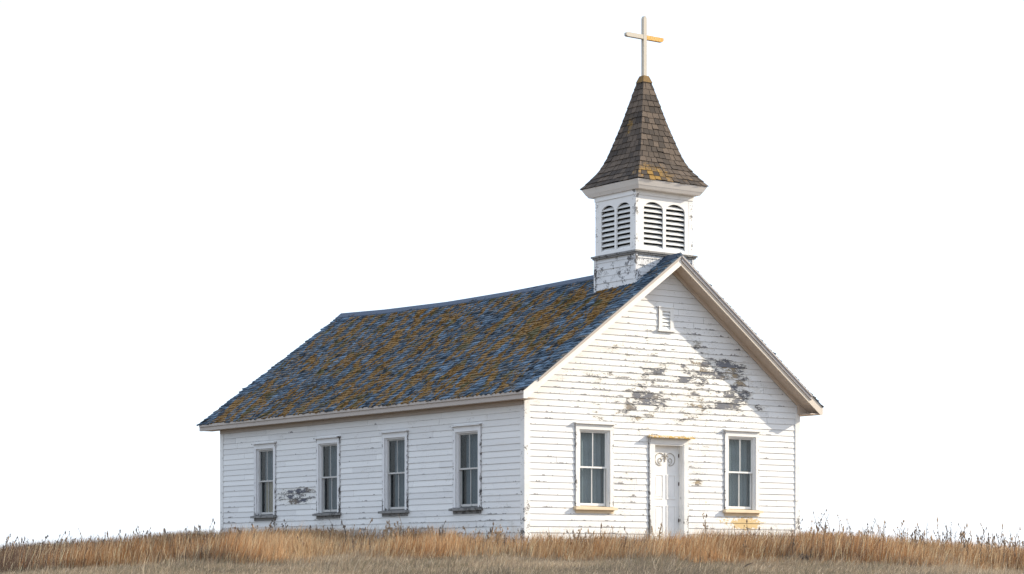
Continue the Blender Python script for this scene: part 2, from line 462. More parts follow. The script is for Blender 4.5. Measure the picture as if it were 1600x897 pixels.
bh_f = [board_hole(c) for c in WX]+[(DX-DOORW/2-.15, DX+DOORW/2+.15, -.3, DOORH+.17), (VX-.24, VX+.24, VZ0, VZ1)]
sh_f = [win_hole(c) for c in WX]+[(DX-DOORW/2, DX+DOORW/2, -.3, DOORH), (VX-.15, VX+.15, VZ0+.07, VZ1-.07)]
m = fused(W, bh_f, sh_f, lambda u, o, z: (u, -o, z), gb.top, gb, 3)
m.build('clapboard_wall', [SID, SHEATH], church)['label'] = 'sunlit gabled front wall of white clapboards with large peeled patches'
m = fused(L, [board_hole(L-c) for c in WY], [win_hole(L-c) for c in WY], lambda u, o, z: (-o, L-u, z), 3.28, None, 4)
m.build('clapboard_wall', [SID, SHEATH], church)['label'] = 'shaded long side wall of bluish white clapboards'
m = clap_wall(L, [], lambda u, o, z: (W+o, u, z), 3.28, None, seed=5); m.build('clapboard_wall', [SID, SHEATH], church)
m = clap_wall(W, [], lambda u, o, z: (W-u, L+o, z), gb.top, gb, seed=6); m.build('clapboard_wall', [SID, SHEATH], church)
fm = MB(); fm.box(-.02, W+.02, .01, L-.01, -.50, -.31); fm.box(.125, W-.125, .125, L-.125, 3.0, 3.04)
fm.build('foundation', SHEATH, church)

# corner boards
def corner(x, y, sx, sy):
    c = MB(); t = .038; w = .125
    c.prism([(x+sx*t, y+sy*t), (x-sx*w, y+sy*t), (x-sx*w, y+sy*.001), (x+sx*.001, y+sy*.001), (x+sx*.001, y-sy*w), (x+sx*t, y-sy*w)],
            -.32, 3.30, lambda u, v, z: (u, v, z))
    return c.build('corner_board', CORN, church)
corner(0,0,-1,-1)['label'] = 'near corner board flaking where the two walls meet'; corner(W,0,1,-1); corner(0,L,-1,1); corner(W,L,1,1)

# ---- roof: deck, shingles, ridge cap
ny = 40; ysr = np.linspace(-OF+.02, L+OB-.02, ny+1)
def slope_strip(mb, xa, xb, dz0, dz1, nseg=8, m=0):
    for j in range(ny):
        for i in range(nseg):
            x0 = xa+(xb-xa)*i/nseg; x1 = xa+(xb-xa)*(i+1)/nseg; y0, y1 = ysr[j], ysr[j+1]
            mb.hexa([(x0,y0,zroof(x0,y0)+dz0),(x1,y0,zroof(x1,y0)+dz0),(x1,y1,zroof(x1,y1)+dz0),(x0,y1,zroof(x0,y1)+dz0),
                     (x0,y0,zroof(x0,y0)+dz1),(x1,y0,zroof(x1,y0)+dz1),(x1,y1,zroof(x1,y1)+dz1),(x0,y1,zroof(x0,y1)+dz1)], m)
rd = MB(); slope_strip(rd, -OV+.01, XM, -.08, -.02); slope_strip(rd, XM, W+OV-.01, -.08, -.02)
roof = rd.build('roof', DECK, church)
def shingles(side):
    mb = MB(); R = random.Random(20+side); ex = .132
    run = XM+OV; ln = math.hypot(1, SL)*run; n = int(ln/ex)+1
    nx, nz = -SL/math.hypot(1, SL), 1/math.hypot(1, SL)
    def P(s, y, h):
        d = s/math.hypot(1, SL)-OV
        d = min(d, XM)
        x = d; z = zroof(x, y)
        q = (x+nx*h, y, z+nz*h-.02)
        return q if side == 0 else (W-q[0], q[1], q[2])
    for i in range(n):
        s0 = i*ex-.035; y = -OF-.03+R.uniform(0, .1)
        first = True
        while y < L+OB:
            w = R.uniform(.09, .21); ya = y if not first else -OF-.03; yb = min(y+w, L+OB+.03); first = False
            wav = .018*mn.noise(Vector((y*.9, i*.31, 3)))*1.6
            j = R.gauss(0, .008)
            lift = .024+abs(R.gauss(0, .010)); tw = R.gauss(0, .008); sk = R.gauss(.020, .014)
            if R.random() < .03: lift += .02
            sa = s0+wav+j; sb = min(sa+ex*1.35, ln)
            if R.random() > .006:
                g = .005
                mb.hexa([P(sa+sk,ya+g,0), P(sa-sk,yb-g,0), P(sb,yb-g,0), P(sb,ya+g,0),
                         P(sa+sk,ya+g,lift+tw), P(sa-sk,yb-g,lift-tw), P(sb,yb-g,.004), P(sb,ya+g,.004)])
            y = yb
            if yb >= L+OB: break
    return mb
shingles(0).build('shingles', ROOF, roof); shingles(1).build('shingles', ROOF, roof)
rc = MB()
for j in range(ny):
    y0, y1 = ysr[j]-.02*(j == 0), ysr[j+1]+.02*(j == ny-1)
    for sgn in (-1, 1):
        xa, xb = XM, XM+sgn*.17
        rc.hexa([(xa,y0,zroof(xa,y0)+.0),(xb,y0,zroof(xb,y0)+.0),(xb,y1,zroof(xb,y1)+.0),(xa,y1,zroof(xa,y1)+.0),
                 (xa,y0,zroof(xa,y0)+.045),(xb,y0,zroof(xb,y0)+.026),(xb,y1,zroof(xb,y1)+.026),(xa,y1,zroof(xa,y1)+.045)])
rc.build('ridge_cap', CAP, roof)

# ---- eave fascia and soffit
ZB = Z_E-.21
for sx, nm in ((-1, 'left'), (1, 'right')):
    xo = -OV if sx < 0 else W+OV; xi = -.04 if sx < 0 else W+.04
    e = MB(); e.box(min(xo, xo-sx*.03), max(xo, xo-sx*.03), -OF+.035, L+OB-.035, ZB, Z_E-.025)
    e.box(min(xo+sx*.03, xo+sx*.001), max(xo+sx*.03, xo+sx*.001), -OF+.036, L+OB-.036, Z_E-.10, Z_E-.03)
    e.build('fascia', FASC, church)
    dr = MB(); a, b = sorted((xo+sx*.034, xo-sx*.02)); dr.box(a, b, -OF+.03, L+OB-.03, Z_E-.024, Z_E-.012); dr.build('eave_shadow_strip', DECK, roof)  # dark strip added to draw the shadow line under the eave shingles
    s = MB(); s.box(min(xo-sx*.032, xi), max(xo-sx*.032, xi), -OF+.04, L+OB-.04, ZB+.012, ZB+.03)
    s.build('soffit', SOFF, church)
    s = MB(); a, b = sorted((xi, xi+sx*.03)); s.box(a, b, .01, L-.01, ZB-.10, ZB+.010); s.build('frieze_board', FASC, church)

# ---- raking boards (front and back)
def rake(side, y_out, sgn, label=None, gm=None):
    """side -1 left slope / +1 right slope; sgn -1 front, +1 back"""
    def X(d): return d if side < 0 else W-d
    def top(d): return Z_E+SL*(d+OV)-.025
    sg = sag(y_out)
    def tz(d, off): return top(d)+off+sg*((d+OV)/(XM+OV))**1.2
    h = .25
    dlow = (ZB-(Z_E-.025-h))/SL-OV
    poly = [(-OV, tz(-OV,0)), (XM, tz(XM,0)), (XM, tz(XM,-h)), (dlow, ZB), (-OV, ZB)]
    f = MB(); y1 = y_out-sgn*.035
    f.prism(poly, y_out, y1, lambda u, v, t: (X(u), t, v))
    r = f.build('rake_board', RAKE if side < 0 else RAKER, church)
    # crown moulding along the upper edge
    d0 = -OV+.42
    mo = MB()
    for k, (o0, o1, pr) in enumerate(((-.004, -.045, .040), (-.0452, -.085, .022)) if side < 0 else ((-.004, -.050, .055), (-.0502, -.135, .030))):
        mo.prism([(d0, tz(d0,o0)), (XM, tz(XM,o0)), (XM, tz(XM,o1)), (d0, tz(d0,o1))], y_out+sgn*pr, y_out+sgn*.001, lambda u, v, t: (X(u), t, v))
    mo.build('rake_moulding', gm or FASC, church)
    # soffit under the overhang and a bed mould against the wall
    s = MB(); yw = (0 if sgn < 0 else L)+sgn*.035
    a, b = -OV+.03, XM
    s.hexa([(X(a),yw,tz(a,-.19)),(X(b),yw,tz(b,-.19)),(X(b),y1,tz(b,-.19)),(X(a),y1,tz(a,-.19)),
            (X(a),yw,tz(a,-.17)),(X(b),yw,tz(b,-.17)),(X(b),y1,tz(b,-.17)),(X(a),y1,tz(a,-.17))])
    # horizontal return closing the corner
    xr = X(-OV+.032), X(.0)
    s.box(min(xr), max(xr), min(yw,y1), max(yw,y1), ZB+.004, ZB+.024)
    ys_ = sorted((yw, yw+sgn*.03))
    s.prism([(-OV+.034, ZB+.026), (.06, ZB+.026), (.06, tz(.06, -.192))], ys_[0], ys_[1], lambda u, v, t: (X(u), t, v))
    s.build('soffit', SOFF, church)
    b_ = MB(); a = .02
    yq = yw+sgn*.035
    b_.hexa([(X(a),yw,tz(a,-.30)),(X(b),yw,tz(b,-.30)),(X(b),yq,tz(b,-.30)),(X(a),yq,tz(a,-.30)),
             (X(a),yw,tz(a,-.192)),(X(b),yw,tz(b,-.192)),(X(b),yq,tz(b,-.192)),(X(a),yq,tz(a,-.192))])
    b_.build('bed_mould', SOFF, church)
    return r
for side in (-1, 1):
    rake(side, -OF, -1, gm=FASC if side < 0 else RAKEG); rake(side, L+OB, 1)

# ---- windows
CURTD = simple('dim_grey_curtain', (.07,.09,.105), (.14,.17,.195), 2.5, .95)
SASHG = mat_trim('weathered_sash', .0, (.50,.49,.47), low=.05, wood_hi=(.15,.14,.14))
def make_window(bad=False, sill_mat=None, gap=.0, boarded=False, headlichen=False):
    H0, H1 = WIN_Z+.07, WIN_TOP-.17; w2 = OWD/2
    c = MB(); pr = .052
    for s in (-1, 1):
        a, b = sorted((s*w2, s*(w2+CW-.008))); c.box(a, b, -pr, .0, H0, H1)
        a, b = sorted((s*w2, s*(w2-.035))); c.box(a, b, -.012, .103, H0, H1)          # jamb
        a, b = sorted((s*(w2-.0352), s*(w2-.055))); c.box(a, b, .002, .04, H0, H1-.03)   # stop
    c.box(-w2-CW+.008, w2+CW-.008, -pr-.002, .0, H1, H1+.13)
    c.box(-w2+.036, w2-.036, -.011, .103, H1-.035, H1-.001)
    # head cap with a sloped top
    c.prism([(-pr-.065, H1+.132), (.0, H1+.132), (.0, H1+.175), (-pr-.065, H1+.152)], -w2-CW-.035, w2+CW+.035, lambda u, v, t: (t, u, v))
    win = c.build('window', TRIMBAD if bad else TRIMWIN, church)
    s = MB(); s.prism([(-.14, WIN_Z-.01), (.14, WIN_Z-.01), (.14, H0+.02), (-.14, H0-.025)], -w2-CW-.05, w2+CW+.05, lambda u, v, t: (t, u, v))
    s.box(-w2-CW+.01, w2+CW-.01, -.05, -.001, WIN_Z-.09, WIN_Z-.011)
    s.build('sill', sill_mat or SILLW, win)
    hm = (H0+H1)/2+.02; wi = w2-.056
    for nm, z0, z1, yy in (('sash', hm-.02, H1-.037, .030), ('sash', H0+.022, hm+.02, .068)):
        q = MB(); fr = .032; d = .034
        q.box(-wi, -wi+fr, yy, yy+d, z0, z1); q.box(wi-fr, wi, yy, yy+d, z0, z1)
        q.box(-wi+fr, wi-fr, yy+.001, yy+d-.001, z1-fr, z1-.001)
        q.box(-wi+fr, wi-fr, yy+.001, yy+d-.001, z0+.001, z0+(.042 if yy < .05 else .06))
        q.box(-.009, .009, yy+.004, yy+d-.004, z0+(.0425 if yy < .05 else .0605), z1-fr-.001)
        q.build('sash', SASHG if bad else TRIMLOW, win)
        g = MB(); g.face([(-wi+.03, yy+.017, z0+.03), (wi-.03, yy+.017, z0+.03), (wi-.03, yy+.017, z1-.03), (-wi+.03, yy+.017, z1-.03)])
        g.build('pane', GLASS, win)
    # curtain hanging inside
    cu = MB(); n = 40; x0 = -w2+gap; x1 = w2+.10
    pts = []
    for i in range(n+1):
        x = x0+(x1-x0)*i/n; pts.append((x, .20+.020*math.sin(i*1.15)+.012*math.sin(i*.47+1)))
    for i in range(n):
        (a, ya), (b, yb) = pts[i], pts[i+1]
        cu.face([(a, ya, H0-.05), (b, yb, H0-.05), (b, yb, H1+.05), (a, ya, H1+.05)])
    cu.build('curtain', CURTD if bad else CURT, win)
    if boarded:
        bd = MB(); bd.box(-.02, .40, .105, .125, H0+.03, hm+.0); bd.box(-.17, -.08, .106, .124, H0+.03, hm-.02)
        bd.build('inner_board', BOARDING, win)
    return win
fw = make_window(sill_mat=mat_trim('yellowed_sill', -.05, (.72,.58,.40)))
fw.location = (WX[0], 0, 0); fw['label'] = 'front window left of the door, sill stained ochre'
w2_ = copy_tree(fw, church); w2_.location = (WX[1], 0, 0); w2_['label'] = 'front window right of the door'
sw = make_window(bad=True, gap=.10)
labs = ['side window nearest the front corner', 'second side window from the front corner, left casing flaked black', 'third side window from the front corner', 'farthest side window, boards inside its lower sash']
for i, y in enumerate(WY):
    if i == 0: o = sw
    elif i < 3: o = copy_tree(sw, church)
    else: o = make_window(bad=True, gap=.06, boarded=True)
    o.location = (0, y, 0); o.rotation_euler = (0, 0, -math.pi/2); o['label'] = labs[i]
# dark inner lining so that the rooms read dark
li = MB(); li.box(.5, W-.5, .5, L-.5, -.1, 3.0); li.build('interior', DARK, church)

# ---- door
d2 = DOORW/2
dc = MB()
for s in (-1, 1):
    a, b = sorted((s*d2, s*(d2+.142))); dc.box(a, b, -.055, .0, -.25, DOORH)
    a, b = sorted((s*d2, s*(d2-.03))); dc.box(a, b, -.045, .20, -.25, DOORH)
dc.box(-d2-.142, d2+.142, -.057, .0, DOORH, DOORH+.12)
dc.box(-d2+.031, d2-.031, -.044, .20, DOORH-.03, DOORH-.001)
dc.prism([(-.10, DOORH+.121), (0, DOORH+.121), (0, DOORH+.15), (-.10, DOORH+.14)], -d2-.16, d2+.16, lambda u, v, t: (t, u, v))
frame = dc.build('door', mat_trim('flaking_door_casing', -.05, low=.09, rim=.62), church); frame.location = (DX, 0, 0); frame['label'] = 'white panelled front door with scrollwork under a lichened hood'
hd = MB(); hd.prism([(-.20, DOORH+.141), (0, DOORH+.152), (0, DOORH+.215), (-.20, DOORH+.165)], -d2-.20, d2+.24, lambda u, v, t: (t, u, v))
hd.build('hood', LICH, frame)
lf = MB(); y = .12; e = d2-.031
lf.box(-e, e, y, y+.04, -.25, DOORH-.031)
for a, b, z0, z1 in ((-.34, -.05, 1.02, 1.62), (.05, .34, 1.02, 1.62), (-.34, -.05, .10, .86), (.05, .34, .10, .86)):
    for q in ((a, a+.025, z0, z1), (b-.025, b, z0, z1), (a+.025, b-.025, z0, z0+.025), (a+.025, b-.025, z1-.025, z1)):
        lf.box(q[0], q[1], y-.016, y-.0005, q[2], q[3])
    lf.box(a+.06, b-.06, y-.010, y-.0005, z0+.06, z1-.06)
lf.build('door_leaf', DOORP, frame)
# carved scrollwork
sw_ = MB()
def spiral(cx, cz, r0, r1, a0, turns, mir=1, th=.008):
    n = 26; pts = []
    for i in range(n+1):
        t = i/n; a = a0+turns*2*math.pi*t; r = r0+(r1-r0)*t
        pts.append((mir*(cx+r*math.cos(a)), y-.010, cz+r*math.sin(a)))
    sw_.tube(pts, th, 5)
for mir in (-1, 1):
    spiral(.165, 1.99, .155, .150, math.radians(150), -.72, mir, .009)
    spiral(.15, 1.96, .085, .025, math.radians(250), 1.2, mir)
    spiral(.055, 2.03, .05, .02, math.radians(20), .8, mir, .008)
sw_.tube([(0, y-.01, 1.93), (0, y-.012, 2.15)], .011, 5)
sw_.build('scrollwork', simple('dark_carving', (.26,.22,.17), (.50,.46,.40), 20), frame)
hg = MB()
IRON = simple('rusty_iron', (.03,.02,.015), (.09,.05,.03), 30)
for z in (.45, 1.35, 2.05): h1 = MB(); h1.box(e-.016, e-.001, y-.022, y-.001, z, z+.09); h1.build('hinge', IRON, frame)
hg.tube([(-e+.08, y-.001, 1.02-.06), (-e+.08, y-.05, 1.02-.06)], .022, 8)
hg.build('door_knob', IRON, frame)
st = MB(); st.box(DX-.75, DX+.75, -.75, -.06, -.30, -.12); st.box(DX-.72, DX+.72, -1.05, -.751, -.34, -.24)
st.build('doorstep', simple('worn_concrete', (.22,.20,.18), (.36,.34,.31), 9), church)

# ---- gable vent
v = MB(); x0, x1 = VX-.235, VX+.235
v.box(x0, VX-.13, -.05, 0, VZ0+.03, VZ1); v.box(VX+.13, x1, -.05, 0, VZ0+.03, VZ1)
v.box(VX-.13, VX+.13, -.049, 0, VZ1-.08, VZ1-.001); v.box(x0-.04, x1+.04, -.085, 0, VZ0-.02, VZ0+.03); v.box(x0-.02, x1+.02, -.07, 0, VZ1+.001, VZ1+.03)
vt = v.build('gable_vent', TRIM, church)
s = MB()
for k in range(5):
    z = VZ0+.035+k*.092
    s.prism([(-.036, z), (-.026, z), (.018, z+.088), (.002, z+.088)], VX-.129, VX+.129, lambda u, v, t: (t, u, v))
s.box(VX-.129, VX+.129, .035, .04, VZ0+.03, VZ1-.08)
s.build('slats', TRIM, vt)

# ---- belfry.  local frame centred on the ridge
TX, TY = XM, .91                  # centre of the tower
HX, HY = .92, .79
B0, B1, B2 = 6.05, 7.08, 8.58     # foot, ledge, top of the box (above church base)
bel = MB()
bel.box(-HX+.06, HX-.06, -HY+.06, HY-.06, B1-.02, B1+.0)          # floor of the lantern
for sx in (-1, 1):                                               # corner posts
    for sy in (-1, 1):
        a, b = sorted((sx*HX, sx*(HX-.13))); c, d = sorted((sy*HY, sy*(HY-.13))); bel.box(a, b, c, d, B1, B2)
OPZ0, OPZ1 = B1+.09, B1+1.22
def face_panel(mb, half, out, axis, sgn, m=0):
    """panel with two arched openings in the face; axis 'x' faces +-x"""
    ow = half*.335; cx = half*.385
    def fn(u, v, t):
        return (u, sgn*t, v) if axis == 'y' else (sgn*t, u, v)
    o0, o1 = out-.004, out-.045
    zc = OPZ1-ow
    edge = half-.13
    mb.prism([(-edge, B1), (edge, B1), (edge, OPZ0), (-edge, OPZ0)], o0, o1, fn, m)
    for a, b in ((-edge, -cx-ow), (-cx+ow, cx-ow), (cx+ow, edge)):
        mb.prism([(a, OPZ0), (b, OPZ0), (b, B2), (a, B2)], o0, o1, fn, m)
    for c in (-cx, cx):
        n = 12
        for k in range(n):
            a0 = math.pi*k/n; a1 = math.pi*(k+1)/n
            p0 = (c+ow*math.cos(a0), zc+ow*.62*math.sin(a0)+ow*.38); p1 = (c+ow*math.cos(a1), zc+ow*.62*math.sin(a1)+ow*.38)
            if k == 0: p0 = (p0[0], zc+ow*.38)
            mb.prism([p0, (p0[0], B2), (p1[0], B2), p1], o0, o1, fn, m)
    return fn, ow, cx
fns = []
for axis, half, out, sgn in (('y', HX, HY, -1), ('y', HX, HY, 1), ('x', HY, HX, -1), ('x', HY, HX, 1)):
    fns.append((*face_panel(bel, half, out, axis, sgn), out))
# frieze line and cornice
fz = .14
bel.box(-HX-.018, HX+.018, -HY-.018, -HY-.0005, B2-fz, B2-.02); bel.box(-HX-.018, HX+.018, HY+.0005, HY+.018, B2-fz, B2-.02)
bel.box(-HX-.018, -HX-.0005, -HY, HY, B2-fz, B2-.02); bel.box(HX+.0005, HX+.018, -HY, HY, B2-fz, B2-.02)
belfry = bel.build('belfry', mat_trim('belfry_paint', -.055, (.76,.75,.735), rim='belfry'), church); belfry.location = (TX, TY, 0)
belfry['label'] = 'square white belfry with paired arched louvres'
for fn, ow, cx, out in fns:
    for c in (-cx, cx):
        s = MB(); n = 9; step = (OPZ1-OPZ0)/n
        for k in range(n):
            z = OPZ0+k*step
            wz = ow+.01
            s.prism([(out-.008, z+.002), (out-.018, z-.008), (out-.115, z+step*.62), (out-.105, z+step*.66+.01)], c-wz, c+wz, lambda u, v, t, f=fn: f(t, v, u))
        s.build('louvre', TRIM, belfry)
ib = MB(); ib.box(-HX+.16, HX-.16, -HY+.16, HY-.16, B1, B2-.02); ib.build('lantern_dark_box', DARK, belfry)  # near-black box added so the space behind the louvres reads unlit
# ledge
lg = MB()
for (o, z0, z1) in ((.085, B1-.045, B1-.001), (.055, B1-.085, B1-.0452)):
    lg.box(-HX-o, HX+o, -HY-o, HY+o, z0, z1)
lg.build('ledge', SILLW, belfry)
# clapboard foot, slightly flared
ft = MB(); z = B0; R = random.Random(4); k = 0
while z < B1-.09:
    z1 = min(z+.17, B1-.085)
    for ax in 'xy':
        for sg in (-1, 1):
            fl = max(0, (6.55-z))*.05
            o0 = .026+fl+R.uniform(-.003,.003); o1 = .008+fl*.6
            hx, hy = HX-.02, HY-.02
            if ax == 'y': P = lambda u, o, zz: (u, sg*(hy+o), zz); hh = hx
            else: P = lambda u, o, zz: (sg*(hx+o), u, zz); hh = hy
            ft.hexa([P(-hh-o0, o0, z), P(hh+o0, o0, z), P(hh+o0, -.05, z), P(-hh-o0, -.05, z), P(-hh-o1, o1, z1+.01), P(hh+o1, o1, z1+.01), P(hh+o1, -.05, z1+.01), P(-hh-o1, -.05, z1+.01)])
    z += .17
ft.build('belfry_foot', mat_trim('foot_paint', .07, (.66,.66,.66), wood_hi=(.30,.30,.32)), belfry)
fl = MB()
for sx in (-1, 1):
    for sy in (-1, 1):
        a, b = sorted((sx*(HX+.03), sx*(HX-.045))); c, d = sorted((sy*(HY+.03), sy*(HY-.045))); fl = MB(); fl.box(a, b, c, d, B0, B1-.09); fl.build('corner_post', TRIMBAD, belfry)
pass

# spire: bell-cast pyramid
prof = [(11.53,.10),(10.94,.255),(10.37,.405),(9.91,.545),(9.50,.675),(9.30,.765),(9.13,.87),(8.98,.985),(8.86,1.075),(8.78,1.14)]
sp = MB()
def ring(z, a): return [(-a,-a,z),(a,-a,z),(a,a,z),(-a,a,z)]
for (z0, a0), (z1, a1) in zip(prof[:-1], prof[1:]):
    r0, r1 = ring(z0, a0-.015), ring(z1, a1-.015)
    for k in range(4): sp.face([r1[k], r1[(k+1)%4], r0[(k+1)%4], r0[k]])
sp.face(ring(prof[0][0], prof[0][1]-.015)); sp.face(ring(prof[-1][0], prof[-1][1]-.015))
spire = sp.build('spire', DECK, church); spire.location = (TX, TY, 0)
zs = np.array([p[0] for p in prof]); as_ = np.array([p[1] for p in prof])
seg = np.hypot(np.diff(zs), np.diff(as_)); S = np.concatenate([[0], np.cumsum(seg)])
def pr(s): return float(np.interp(s, S, zs)), float(np.interp(s, S, as_))
tl = MB(); nr = 19; R = random.Random(9)
for k in range(4):
    ca, sa = math.cos(k*math.pi/2), math.sin(k*math.pi/2)
    def F(u, a, z, h):      # u across the face, a distance of face from axis, h proud
        X, Y = u, -(a+h*.8); return (X*ca-Y*sa, X*sa+Y*ca, z+h*.3)
    for i in range(nr):
        s1 = S[-1]*(i+1)/nr; s0 = S[-1]*i/nr
        z0, a0 = pr(s0); z1, a1 = pr(s1+.012)
        n = max(1, round(2*a1/.185)); us = [-1.0]; offs = (.5 if i % 2 else 0)
        q = [(j+offs+R.uniform(-.12,.12))/n*2-1 for j in range(0 if offs else 1, n)]
        us += [t for t in q if -.97 < t < .97]+[1.0]
        for ua, ub in zip(us[:-1], us[1:]):
            g = .007; lift = .020+R.uniform(0, .012); dz = R.gauss(0, .008)
            A0, A1, B0_, B1_ = ua*a1+g*(ua > -1), ub*a1-g*(ub < 1), ua*a0+g*(ua > -1), ub*a0-g*(ub < 1)
            tl.hexa([F(A0,a1-.015,z1+dz,0),F(A1,a1-.015,z1+dz,0),F(B1_,a0-.015,z0,0),F(B0_,a0-.015,z0,0),
                     F(A0,a1-.015,z1+dz,lift),F(A1,a1-.015,z1+dz,lift),F(B1_,a0-.015,z0,.006),F(B0_,a0-.015,z0,.006)])
tl.build('shingles', SPIRE, spire)
cn = MB()
def frus(z0, a0, z1, a1):
    r0, r1 = ring(z0, a0), ring(z1, a1); cn.hexa(r0+r1)
frus(B2+.055, 1.04, B2+.19, 1.115); frus(B2-.02, .985, B2+.054, 1.035)
cn.build('cornice', mat_trim('cornice_paint', .0, (.72,.68,.64)), spire)
cp = MB(); cp.hexa(ring(11.40, .150)+ring(11.57, .085))
cp.build('spire_cap', simple('ochre_cap', (.07,.05,.035), (.30,.17,.035), 14), spire)

# cross
cr = MB(); cz0, cz1 = 11.55, 13.06; hw, hd_ = .050, .05
cr.prism([(-hw,cz0),(hw,cz0),(hw,cz1-.06),(.025,cz1),(-.025,cz1),(-hw,cz1-.06)], -hd_, hd_, lambda u, v, t: (u, t, v))
za = 12.54; ha = .053; AL = .60
cr.prism([(-AL,za-.03),(-AL+.04,za-ha),(-hw-.0005,za-ha),(-hw-.0005,za+ha),(-AL+.04,za+ha),(-AL,za+.03)], -hd_+.004, hd_-.004, lambda u, v, t: (u, t, v))
cross = cr.build('cross', CROSSW, church); cross.location = (TX, TY, 0); cross['label'] = 'pale wooden cross with one gilded arm on the spire tip'
ga = MB(); ga.prism([(hw+.0005,za-ha),(AL-.05,za-ha),(AL,za-.02),(AL,za+ha-.01),(AL-.01,za+ha),(hw+.0005,za+ha)], -hd_+.004, hd_-.004, lambda u, v, t: (u, t, v))
ga.build('gilded_arm', GILT, cross)

# ------------------------------------------------------------------ grass
def to_local(X, Y):
    dx, dy = X-BASE.x, Y-BASE.y; c, s = math.cos(ANG), math.sin(ANG)
    return dx*c+dy*s, -dx*s+dy*c
def blades(name, X, Y, H, Wd, colr, lean, mat, label):
    n = len(X); Z = ground(X, Y)-.02
    ang = rng.uniform(0, 2*np.pi, n)
    ld = 3.0*wob(X*1.7, Y*1.7, 1.0, 5.0)+rng.normal(0, .9, n)          # neighbours lean together
    le = np.abs(rng.normal(lean*.5, lean, n)+lean*1.3*np.clip(wob(X*1.1, Y*1.3, 1, 9), 0, 1))*H
    wind = .10*H
    ts = np.array([0, .38, .74, 1.0]); ws = np.array([1, .85, .55, .08])
    V = np.zeros((n, 4, 2, 3))
    for i, (t, w) in enumerate(zip(ts, ws)):
        cx = X+(le*np.cos(ld)+wind)*t**1.8; cy = Y+le*np.sin(ld)*t**1.8; cz = Z+H*(t-.15*(le/np.maximum(H,.01))*t*t)
        for j, sg in enumerate((-1, 1)):
            V[:, i, j, 0] = cx+sg*np.cos(ang)*Wd*w*.5; V[:, i, j, 1] = cy+sg*np.sin(ang)*Wd*w*.5; V[:, i, j, 2] = cz
    V = V.reshape(-1, 3)
    base = (np.arange(n)*8)[:, None]
    q = np.concatenate([base+np.array([[0,1,3,2]]), base+np.array([[2,3,5,4]]), base+np.array([[4,5,7,6]])], 1).reshape(-1)
    me = bpy.data.meshes.new(name); me.vertices.add(len(V)); me.vertices.foreach_set('co', V.ravel())
    nf = n*3; me.loops.add(nf*4); me.loops.foreach_set('vertex_index', q.astype(np.int32))
    me.polygons.add(nf); me.polygons.foreach_set('loop_start', (np.arange(nf)*4).astype(np.int32)); me.polygons.foreach_set('loop_total', np.full(nf, 4, np.int32))
    me.update(calc_edges=True)
    ca = me.color_attributes.new('Col', 'FLOAT_COLOR', 'POINT')
    cc = np.repeat(np.concatenate([colr, np.ones((n, 1))], 1), 8, 0); ca.data.foreach_set('color', cc.ravel())
    me.materials.append(mat)
    o = bpy.data.objects.new(name, me); COL.objects.link(o); o['kind'] = 'stuff'; o['label'] = label; o['category'] = 'grass'
    return o
BL = mat_blade('dry_grass_blade', .4)
def palette(n, X, Y, kind):
    pal = np.array([(.42,.26,.14),(.34,.175,.075),(.55,.39,.23),(.14,.095,.07),(.76,.61,.40)]) if kind == 'tall' else \
          np.array([(.33,.26,.19),(.42,.33,.23),(.22,.18,.14),(.20,.18,.12),(.62,.52,.39)])
    p = .9*wob(X, Y, .55, 2.0)+.7*wob(X, Y, 2.3, 6.0)-(.55*ss((-X-4)/5) if kind == 'tall' else 0)+rng.normal(0, .42, n)
    idx = np.clip(np.floor((p+1.0)*2.2), 0, 4).astype(int)
    order = np.array([3, 1, 0, 0, 2]) if kind == 'tall' else np.array([2, 3, 0, 1, 1])
    c = pal[order[idx]]; c = c*(1+.42*wob(X*2.3, Y*2.7, 1, 2))[:, None] if kind == 'tall' else c; hi = rng.random(n) < .12; c[hi] = pal[4]  # tall blades darker in low gaps between clumps, shade put into their colour
    return np.clip(c*rng.uniform(.72, 1.22, (n, 1)), 0, .8)
def outside(X, Y, pad=.08):
    lx, ly = to_local(X, Y)
    ins = (lx > -pad) & (lx < W+pad) & (ly > -pad) & (ly < L+pad)
    step = (lx > DX-.75) & (lx < DX+.75) & (ly > -1.0) & (ly <= 0)
    return ~(ins | step)
def hull(X): # height of the grass line's top above the camera, as it follows the rise
    return .82-.50*ss((np.abs(X+.3)-5.5)/9.5)
# tall dry grass
N = 340000
X = rng.uniform(-19, 19, N); Y = 47.2+rng.random(N)**1.35*19
edge = 48.2+1.1*wob(X, X*0, .9, 1.0)+.5*wob(X*4, Y*2, .9, 1.0)-1.2*ss((-X-3)/6)
clump = wob(X*3.1, Y*3.3, 1.0, 4.0)
keep = (Y > edge) & outside(X, Y) & (rng.random(N) < .55+.8*clump)
lx, ly = to_local(X, Y); keep &= ~((lx > W+2) & (ly > 7)) | (rng.random(N) < .5)
keep &= (np.abs(X) < Y*.30)
X, Y = X[keep], Y[keep]; n = len(X)
g = ground(X, Y)
H = np.clip(hull(X)-g+.08*wob(X, Y, 1.6), .16, .56)*rng.uniform(.40, 1.18, n)*(1+.42*wob(X*2.3, Y*2.7, 1, 2))*(1+.18*wob(X*9, Y*7, 1, 2))
H *= .40+.60*ss((Y-(48.2+1.1*wob(X, X*0, .9, 1.0)-1.2*ss((-X-3)/6)))/1.3)
H = np.where((Y > 55) , np.maximum(H, rng.uniform(.22,.42,n)), H)
blades('dry_grass', X, Y, H, rng.uniform(.006, .013, n), palette(n, X, Y, 'tall'), .22, BL, 'tall tawny dry grass around the church')
print('tall', n)
